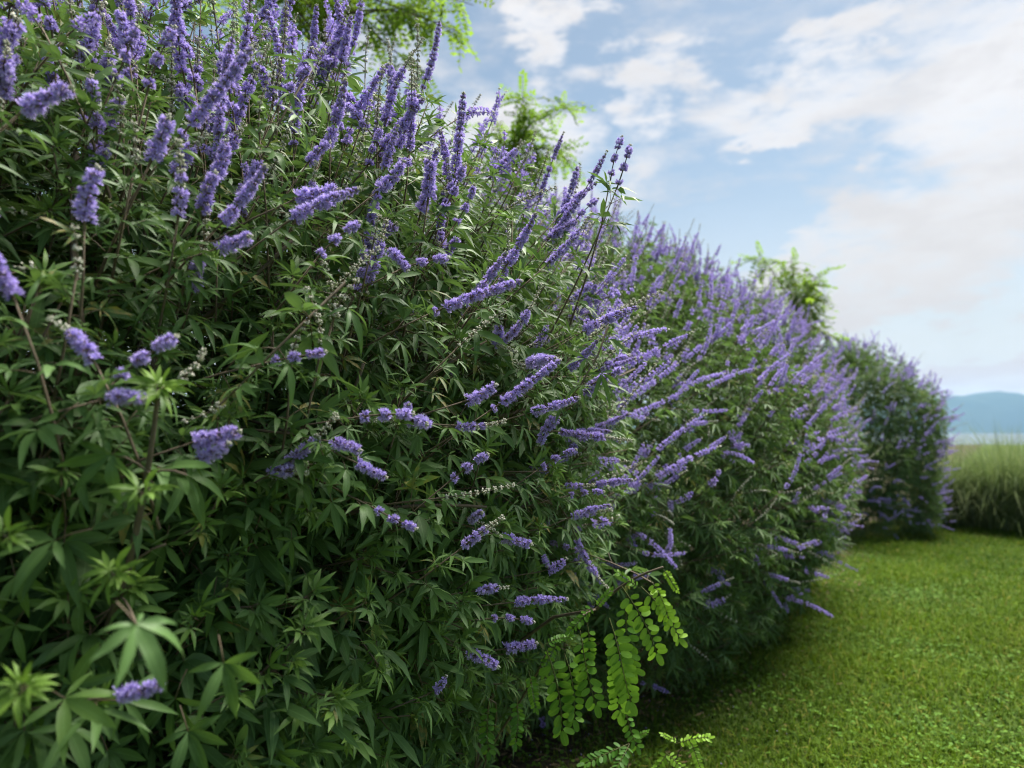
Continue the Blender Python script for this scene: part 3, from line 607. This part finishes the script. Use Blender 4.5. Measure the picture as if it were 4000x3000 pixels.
def pinnate(seed, lod, pairs, sag):            # unit length along +x, drooping to -z
    r_ = np.random.default_rng(seed); t = np.linspace(.16, .95, pairs)
    def ax(t): return np.stack([t*(1-.18*sag*t), .04*np.sin(3*t+seed), -sag*.55*t*t], -1)
    out = []
    for i, tt in enumerate(t):
        for sg in (-1, 1):
            l = .170*(1-.35*abs(tt-.5))*r_.uniform(.85, 1.12); V, T, la, lt = oval(lod, r_); a = R(sg*(68-12*tt)+r_.normal(0, 7)); x = np.array([cos(a), sin(a), r_.normal(-.15, .24)]); z = np.array([r_.normal(0, .25), r_.normal(0, .4), 1.0])
            Rm = frame(x[None], z[None])[0]; lt[:, 0] = r_.normal(0, .12); lt[:, 1] = .25*max(0, tt-.6); out.append(((V*l) @ Rm.T+ax(np.array(tt))+np.array([0, sg*.012, 0]), T, la, lt))
    V, T, la, lt = oval(lod, r_); out.append(((V*.17)+ax(np.array(.97)), T, la, lt))
    return out, tube(ax(np.linspace(-.02, .98, 6 if lod == 0 else 3)), np.linspace(.008, .004, 6 if lod == 0 else 3), 4 if lod == 0 else 3)
PIN0 = [pinnate(50+i, 0, n, sg) for i, (n, sg) in enumerate([(10, .3), (9, .5), (11, .25), (8, .4)])]
PINR = [mesh('rachis', *p[1], mat=MAT['locust']) for p in PIN0]; PINL = [[mesh('leaflet', *q, mat=MAT['locust']) for q in p[0]] for p in PIN0]
PIN1 = [pinnate(70+i, 1, n, sg) for i, (n, sg) in enumerate([(8, .5), (7, .8), (9, .4), (6, .6), (8, 1.0)])]
PIN1J = [cat(a+[b]) for a, b in PIN1]; PIN1M = [mesh('leaf', *p, mat=MAT['tree']) for p in PIN1J]

def sapling(label, foot, stems, leaves):
    root = link('locust_sapling', None); root.location = foot; tag(root, label, 'sapling', 'locust saplings at the foot of the shrubs')
    bpy.context.view_layer.update(); b = np.array(foot)
    for pts, r0 in stems: stemobj(root, pts, np.linspace(r0, r0*.45, len(pts)), 'stem', 'stem', 6)
    for k, (a, t, z0, z1, tone, age, face) in enumerate(leaves):
        A, Tp = at(*a, z0), at(*t, z1); v = k % 4; l = np.linalg.norm(Tp-A)*1.06; zn = unit(unit(CAM-A)*face[0]+UP*face[1]+np.array([face[2], 0, 0]))
        o = link('leaf', PINR[v], root); o.matrix_local = mat4(frame((Tp-A)[None], zn[None])[0], A-b, l); o['tone'] = tone; o['age'] = age
        for m in PINL[v]: c = link('leaflet', m, o); c['tone'] = float(tone); c['age'] = float(age)
    return root
zf = 1.92
sapling('leafy locust sapling with long hanging sprays of oval leaflets under the purple blooms', W(1.95, -1.55, 0), [
    (np.concatenate([bez(W(1.95, -1.55, 0), W(1.9, -1.5, .9), at(2330, 2380, zf+.12), 7), bez(at(2330, 2380, zf+.12), at(2430, 2260, zf+.05), at(2590, 2215, zf), 6)[1:]]), .007),
    (bez(W(1.95, -1.55, .3), at(2100, 2650, zf+.2), at(2130, 2560, zf+.02), 6), .005), (bez(at(2330, 2380, zf+.12), at(2260, 2400, zf+.06), at(2240, 2440, zf), 5), .003),
    (bez(W(1.95, -1.55, .2), at(2000, 2720, zf+.25), at(1910, 2730, zf+.05), 6), .004)],
    [((2433, 2292), (2580, 2565), zf, zf-.04, .7, .35, (.8, .5, 0)), ((2503, 2300), (2690, 2490), zf, zf-.05, .8, .75, (.8, .5, 0)), ((2370, 2425), (2490, 2745), zf, zf-.06, .7, .25, (.9, .4, .1)),
     ((2262, 2470), (2350, 2775), zf, zf-.05, .6, .1, (.9, .4, 0)), ((2325, 2361), (2215, 2455), zf, zf-.02, .5, .05, (.7, .6, 0)), ((2129, 2550), (2225, 2895), zf, zf-.05, .45, .05, (.9, .4, 0)),
     ((2060, 2625), (2100, 2770), zf, zf-.03, .5, .05, (.9, .4, -.2)), ((1907, 2735), (1914, 2950), zf+.05, zf, .2, 0, (.9, .4, 0)), ((2021, 2720), (2015, 2910), zf+.05, zf, .3, 0, (.9, .4, .2)),
     ((2130, 2520), (2225, 2470), zf, zf, .45, .05, (.7, .6, 0)), ((2585, 2222), (2650, 2300), zf, zf-.03, .9, .9, (.8, .5, 0)), ((2427, 2735), (2505, 2925), zf+.1, zf+.05, .4, .05, (.8, .5, 0)),
     ((2500, 2300), (2420, 2230), zf, zf, .5, .2, (.8, .5, 0)), ((2200, 2560), (2275, 2830), zf+.03, zf-.03, .5, .1, (.9, .4, .2)), ((2400, 2480), (2430, 2800), zf+.03, zf, .55, .15, (.9, .4, -.2)), ((2180, 2500), (2120, 2640), zf+.02, zf, .4, .05, (.9, .4, 0)), ((2540, 2260), (2620, 2420), zf, zf-.04, .85, .7, (.8, .5, .1)), ((2290, 2440), (2310, 2640), zf, zf-.03, .6, .15, (.8, .5, .3)), ((2330, 2380), (2380, 2300), zf, zf, .5, .1, (.8, .5, 0)), ((2440, 2340), (2470, 2640), zf+.06, zf, .45, .05, (.9, .4, -.3))])
sapling('small bright locust seedling with spreading feathery leaves low in the lawn edge', at(2560, 3060, 2.35)*np.array([1, 1, 0]), [
    (bez(at(2560, 3060, 2.35)*np.array([1, 1, 0]), at(2590, 2960, 2.2), at(2690, 2890, 2.15), 6), .004)],
    [((2640, 2905), (2765, 2870), 2.15, 2.12, .8, .65, (.6, .8, 0)), ((2610, 2930), (2530, 3030), 2.15, 2.1, .7, .45, (.7, .7, 0)), ((2690, 2890), (2745, 3000), 2.15, 2.08, .8, .6, (.7, .7, 0)), ((2600, 2940), (2700, 3010), 2.17, 2.1, .7, .5, (.6, .8, 0)), ((2650, 2900), (2590, 2860), 2.15, 2.15, .8, .6, (.6, .8, 0))])
sapling('low dark green locust seedling with one flat feathery leaf above bare soil', at(2440, 3010, 2.3)*np.array([1, 1, 0]), [
    (bez(at(2440, 3010, 2.3)*np.array([1, 1, 0]), at(2450, 2950, 2.25), at(2455, 2905, 2.2), 5), .003)],
    [((2450, 2910), (2280, 2955), 2.2, 2.15, .25, 0, (.5, .9, 0)), ((2455, 2905), (2400, 2990), 2.2, 2.1, .2, 0, (.6, .8, 0)), ((2455, 2905), (2520, 2850), 2.2, 2.2, .3, .05, (.6, .8, 0))])

# ------------------------------------------------------------------ trees behind the row
def tree(label, foot, crown_c, crown_r, n, lsize, seed, arms=(), young=.5, n_obj=300, tone0=.5):
    r_ = np.random.default_rng(seed); root = link('locust_tree', None); root.location = foot; tag(root, label, 'tree', 'locust trees behind the shrubs'); bpy.context.view_layer.update(); b = np.array(foot); cc = np.array(crown_c, float)
    stemobj(root, bez(foot, foot*.4+cc*.6+np.array([.15, .1, 0]), cc, 9), np.linspace(.055, .014, 9), 'trunk', 'bark', 9)
    ends = []
    for i in range(max(7, n//22)):
        d = unit(r_.normal(0, 1, 3)+np.array([0, 0, .45])); e = cc+d*crown_r*r_.uniform(.6, 1.0); s0 = cc-np.array([0, 0, 1])*crown_r[2]*r_.uniform(.1, .8); pts = bez(s0, (s0+e)/2+UP*.25*crown_r[2], e, 7); ends.append(pts)
    for a in arms: ends.append(bez(cc, *a, 9))
    LP, LX, LZ, LS, LT, LA = [], [], [], [], [], []
    for bi, pts in enumerate(ends):
        stemobj(root, pts, np.linspace(.011, .003, len(pts)), 'branch', 'bark', 5)
        k = int(n/len(ends)*r_.uniform(.7, 1.3)) if bi < len(ends)-len(arms) else 34
        for j in range(k):
            t = r_.uniform(.25, 1); p = pts[min(int(t*(len(pts)-1)), len(pts)-1)]; d = unit(r_.normal(0, 1, 3)*[1, 1, .6]+(p-cc)*.4-UP*.25)
            LP.append(p+r_.normal(0, .02, 3)); LX.append(d); LZ.append(unit(UP+r_.normal(0, .35, 3))); LS.append(lsize*r_.uniform(.6, 1.15)); LT.append(np.clip(r_.normal(tone0, .25), 0, 1)); LA.append(np.clip(r_.normal(young, .3), 0, 1))
    LP, LX, LZ, LS, LT, LA = map(np.array, (LP, LX, LZ, LS, LT, LA)); RM = frame(LX, LZ); var = r_.integers(0, 5, len(LP)); dist = np.linalg.norm(LP-CAM, axis=1); order = np.argsort(dist)
    for i in order[:n_obj]:
        o = link('leaf', PIN1M[var[i]], root); o.matrix_local = mat4(RM[i], LP[i]-b, LS[i]); o['tone'] = float(LT[i]); o['age'] = float(LA[i])
    rest = order[n_obj:]; parts = [spread(PIN1J[v], LP[s]-b, RM[s], LS[s], np.stack([LT[s], LA[s], 0*LT[s]], -1)) for v in range(5) for s in [rest[var[rest] == v]] if len(s)]
    if parts: o = link('crown', mesh('crown', *cat(parts), mat=MAT['tree']), root); o['kind'] = 'stuff'
    return root
def foot_of(p): return np.array([p[0], p[1], 0])
c1 = at(1300, -60, 5.6)
tree('tall locust tree with yellow-green feathery crown reaching above the largest shrub', foot_of(c1+np.array([-.3, .5, 0])), c1, np.array([1.35, .9, 1.0]), 430, .30, 31, young=.75, arms=[(at(1650, 60, 5.9), at(1800, 130, 5.8)), (at(1600, -60, 5.9), at(1850, 20, 5.8)), (at(1500, 200, 5.8), at(1690, 300, 5.7))])
c2 = at(1990, 640, 6.8)
tree('young locust tree with arching drooping sprays, rising in the dip between the shrubs', foot_of(c2+np.array([-.1, .3, 0])), c2, np.array([.5, .45, .62]), 250, .29, 32, young=.45, tone0=.5, arms=[(at(2080, 380, 6.7), at(2260, 430, 6.6)), (at(2040, 420, 6.7), at(2050, 340, 6.7)), (at(2120, 520, 6.7), at(2230, 640, 6.6))])
c3 = at(3120, 1230, 10.6)
tree('pale green locust tree showing between the dense shrub and the last one', foot_of(c3+np.array([0, .2, 0])), c3, np.array([.6, .6, .78]), 240, .38, 33, young=.5, n_obj=240, arms=[(at(3000, 1020, 10.6), at(2960, 1000, 10.6)), (at(3100, 1080, 10.5), at(3090, 1000, 10.5)), (at(3150, 1100, 10.5), at(3210, 1060, 10.5)), (at(3220, 1300, 10.5), at(3270, 1330, 10.5))])

# ------------------------------------------------------------------ tall ornamental grass
def reed(foot, rad, hgt, n, seed, lean):
    r_ = np.random.default_rng(seed); root = link('ornamental_grass', None); root.location = foot; tag(root, 'tall clump of arching green grass at the edge of the lawn', 'grass clump', 'tall ornamental grass clumps', kind='thing'); b = np.array(foot)
    ang = r_.uniform(0, 2*pi, n); rr = rad*np.sqrt(r_.random(n))*.75; o = np.stack([np.cos(ang)*rr, np.sin(ang)*rr, 0*rr], -1); out = unit(np.stack([np.cos(ang), np.sin(ang), 0*ang], -1)+r_.normal(0, .35, (n, 3))*[1, 1, 0]+lean)
    H = hgt*np.where(r_.random(n) < .45, r_.uniform(.3, .8, n), r_.uniform(.75, 1.1, n)); sp = rad*r_.uniform(.2, 1.9, n); ts = np.array([0, .25, .5, .75, 1.0]); V = np.zeros((n, 10, 3)); side = unit(np.cross(out, UP)); wd = r_.uniform(.005, .010, n)
    drp = r_.uniform(.05, .95, n)**1.3
    for i, t in enumerate(ts):
        c = o+out*(sp*t**2.2)[:, None]+UP*(H*(t-drp*t**3))[:, None]; ww = (wd*(1-t)**.6)[:, None]*side; V[:, 2*i] = c-ww; V[:, 2*i+1] = c+ww
    q = np.array([[0, 1, 3, 2], [2, 3, 5, 4], [4, 5, 7, 6], [6, 7, 9, 8]]); T = (q[None]+(np.arange(n)*10)[:, None, None]).reshape(-1, 4)
    la = np.zeros((n, 10, 3)); la[:, :, 0] = np.repeat(ts, 2); lt = np.zeros((n, 10, 3)); lt[:, :, 0] = r_.random(n)[:, None]; lt[:, :, 1] = np.clip(r_.normal(.10, .15, n), 0, 1)[:, None]+.22*np.repeat(ts, 2)**3
    k = link('blades', mesh('blades', V.reshape(-1, 3), T, la.reshape(-1, 3), lt.reshape(-1, 3), mat=MAT['reed']), root); k['kind'] = 'stuff'
lean = np.array([.25, -.1, 0])
for i, (x, y, r0, h) in enumerate(((7.2, 11.4, .62, 1.55), (7.7, 10.85, .68, 1.68), (8.2, 10.4, .64, 1.58), (8.8, 10.0, .68, 1.7), (8.4, 11.4, .75, 1.75), (9.5, 9.7, .65, 1.6))): reed(np.array([x, y, 0.]), r0, h, 2200, 60+i, lean)

# ------------------------------------------------------------------ lawn
def lawn():
    r_ = np.random.default_rng(77); ar = []
    def fill(p0, p1, s0, s1, dens):
        n = int((p1-p0)*(s1-s0)*dens); ar.append(np.stack([r_.uniform(s0, s1, n), r_.uniform(p0, p1, n)], -1))
    fill(-2.1, .75, 1.9, 4.2, 8000); fill(-2.1, .95, 4.2, 7.5, 6000); fill(-2.0, 1.6, 7.5, 13.0, 3500); fill(.75, 2.6, 2.5, 9, 1500); fill(-3.6, -2.1, 1.0, 6, 250)
    q = np.concatenate(ar); s, p = q.T; P = W(s, p, 0*s); P[:, 2] = gz(P[:, 0], P[:, 1])-.003
    patch = np.sin(P[:, 0]*2.1+1.3*np.sin(P[:, 1]*1.4))*np.sin(P[:, 1]*2.6+np.sin(P[:, 0]*1.9)); thin = np.clip((p+1.85)/.55, .12, 1)*np.where(patch < -.75, .7, 1)
    k = r_.random(len(P)) < thin; P, s, p, patch = P[k], s[k], p[k], patch[k]; n = len(P)
    far = np.clip((np.linalg.norm(P-CAM, axis=1)-3)/8, 0, 1)
    h = r_.uniform(.018, .056, n)*(1+.35*patch)*np.where(r_.random(n) < .05, 1.7, 1)*(1+.3*far); wd = r_.uniform(.0014, .0036, n)*(1+1.0*far)*np.where(r_.random(n) < .06, 2.2, 1); th = r_.uniform(0, 2*pi, n); d = np.stack([np.cos(th), np.sin(th), 0*th], -1); sd_ = np.stack([-np.sin(th), np.cos(th), 0*th], -1); ln = r_.uniform(.15, 1.3, n)
    V = np.stack([P-sd_*wd[:, None], P+sd_*wd[:, None], P+d*(h*ln*.35)[:, None]+UP*(h*.62)[:, None]+sd_*(wd*.8)[:, None], P+d*(h*ln*.35)[:, None]+UP*(h*.62)[:, None]-sd_*(wd*.8)[:, None], P+d*(h*ln)[:, None]+UP*(h*(1-.3*np.minimum(ln, 1)))[:, None]], 1)
    i = np.arange(n)*5; T = np.concatenate([np.stack([i, i+1, i+2], -1), np.stack([i, i+2, i+3], -1), np.stack([i+3, i+2, i+4], -1)])
    la = np.zeros((n, 5, 3)); la[:, :, 0] = [0, 0, .6, .6, 1]; lt = np.zeros((n, 5, 3)); lt[:, :, 0] = np.clip(r_.normal(.48+.28*patch, .28), 0, 1)[:, None]; dry = np.clip(np.sin(P[:, 0]*.9+.5)*np.sin(P[:, 1]*.75+2)+.35*np.sin(P[:, 0]*4.1+1.7*np.sin(P[:, 1]*2.9))*np.sin(P[:, 1]*3.3)+.12*r_.normal(0, 1, n)-.25, 0, 1)
    lt[:, :, 1] = np.clip(dry*.7+np.where(r_.random(n) < .07, .8, 0), 0, 1)[:, None]
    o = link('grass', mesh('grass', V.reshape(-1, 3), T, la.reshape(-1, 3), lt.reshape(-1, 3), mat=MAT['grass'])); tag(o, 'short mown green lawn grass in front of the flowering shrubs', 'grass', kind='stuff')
    # clover and broad-leaved weeds
    m = 15000; s = r_.uniform(1.9, 9.5, m); p = r_.uniform(-2.0, 1.0, m); P = W(s, p, 0*s); pat = np.sin(P[:, 0]*3.3+np.sin(P[:, 1]*2.2))*np.sin(P[:, 1]*3.9+.7); kk = r_.random(m) < np.clip(.45+.6*pat, .08, 1); P = P[kk]; m = len(P); P[:, 2] = gz(P[:, 0], P[:, 1])+r_.uniform(.012, .038, m)
    ts = []
    for j in range(3):
        a = r_.uniform(0, 6.28, m)*0+j*2.094+r_.uniform(0, 6.28, m)*(0)+np.repeat(r_.uniform(0, 6.28), m)+P[:, 0]*97; r0 = r_.uniform(.006, .019, m); up_ = r_.normal(.1, .35, m)
        x = unit(np.stack([np.cos(a), np.sin(a), up_], -1)); y = unit(np.cross(UP, x)); V = np.stack([P, P+x*(r0*.6)[:, None]+y*(r0*.55)[:, None], P+x*(r0*1.15)[:, None]+y*(r0*.3)[:, None], P+x*(r0*1.15)[:, None]-y*(r0*.3)[:, None], P+x*(r0*.6)[:, None]-y*(r0*.55)[:, None]], 1)
        i = np.arange(m)*5; T = np.concatenate([np.stack([i, i+2, i+1], -1), np.stack([i, i+3, i+2], -1), np.stack([i, i+4, i+3], -1)]); la = np.zeros((m, 5, 3)); la[:, :, 0] = 1; lt = np.zeros((m, 5, 3)); lt[:, :, 0] = r_.uniform(.1, 1, m)[:, None]
        ts.append((V.reshape(-1, 3), T, la.reshape(-1, 3), lt.reshape(-1, 3)))
    o = link('clover', mesh('clover', *cat(ts), mat=MAT['clover'])); tag(o, 'small round clover leaves scattered through the lawn grass', 'clover', kind='stuff')
lawn()
def litter():                                  # dry leaflets and dropped florets on the soil under the row
    r_ = np.random.default_rng(91); n = 5200; s = r_.uniform(.6, 9.5, n); p = -1.75+r_.normal(0, .32, n); P = W(s, p, 0*s); P[:, 2] = gz(P[:, 0], P[:, 1])+r_.uniform(.004, .03, n); pet = r_.random(n) < .3
    l = np.where(pet, r_.uniform(.004, .008, n), r_.uniform(.02, .06, n)); th = r_.uniform(0, 6.28, n); x = unit(np.stack([np.cos(th), np.sin(th), r_.normal(0, .25, n)], -1)); y = unit(np.cross(UP, x)+UP*r_.normal(0, .3, (n, 1))); wd = l*np.where(pet, .5, .13)
    V = np.stack([P, P+x*(l*.45)[:, None]+y*wd[:, None], P+x*l[:, None]+UP*(l*r_.uniform(-.1, .25, n))[:, None], P+x*(l*.45)[:, None]-y*wd[:, None]], 1); i = np.arange(n)*4; T = np.concatenate([np.stack([i, i+2, i+1], -1), np.stack([i, i+3, i+2], -1)])
    lt = np.zeros((n, 4, 3)); lt[:, :, 0] = r_.random(n)[:, None]; lt[:, :, 1] = pet[:, None]
    b = MB('litter'); (tone, age, _q), _ = b.attr('lt'); m = b.done(b.principled(b.mix(age, b.mix(tone, (.06, .04, .022), (.24, .18, .09)), (.30, .22, .50)), .85, .1))
    o = link('leaf_litter', mesh('leaf_litter', V.reshape(-1, 3), T, None, lt.reshape(-1, 3), mat=m)); tag(o, 'dry brown leaves and dropped petals on the soil under the shrubs', 'leaf litter', kind='stuff')
litter()

# ------------------------------------------------------------------ haze: the air between here and the hills
def haze():
    x0, x1, y0, y1, z0, z1 = -4300, 4300, -4300, 4300, -6, 190
    V = np.array([(x, y, z) for z in (z0, z1) for y in (y0, y1) for x in (x0, x1)]); F = np.array([(0, 2, 3, 1), (4, 5, 7, 6), (0, 1, 5, 4), (2, 6, 7, 3), (0, 4, 6, 2), (1, 3, 7, 5)])
    m = bpy.data.materials.new('haze'); m.use_nodes = True; t = m.node_tree; t.nodes.clear(); v = t.nodes.new('ShaderNodeVolumePrincipled'); v.inputs['Density'].default_value = 1.35e-4; v.inputs['Color'].default_value = (.36, .60, 1.0, 1); v.inputs['Anisotropy'].default_value = .2
    o = t.nodes.new('ShaderNodeOutputMaterial'); t.links.new(v.outputs[0], o.inputs['Volume']); h = link('haze', mesh('haze', V, F, mat=m, smooth_=False)); h['kind'] = 'stuff'
haze()
print('tris', sum(len(m.polygons) for m in bpy.data.meshes))
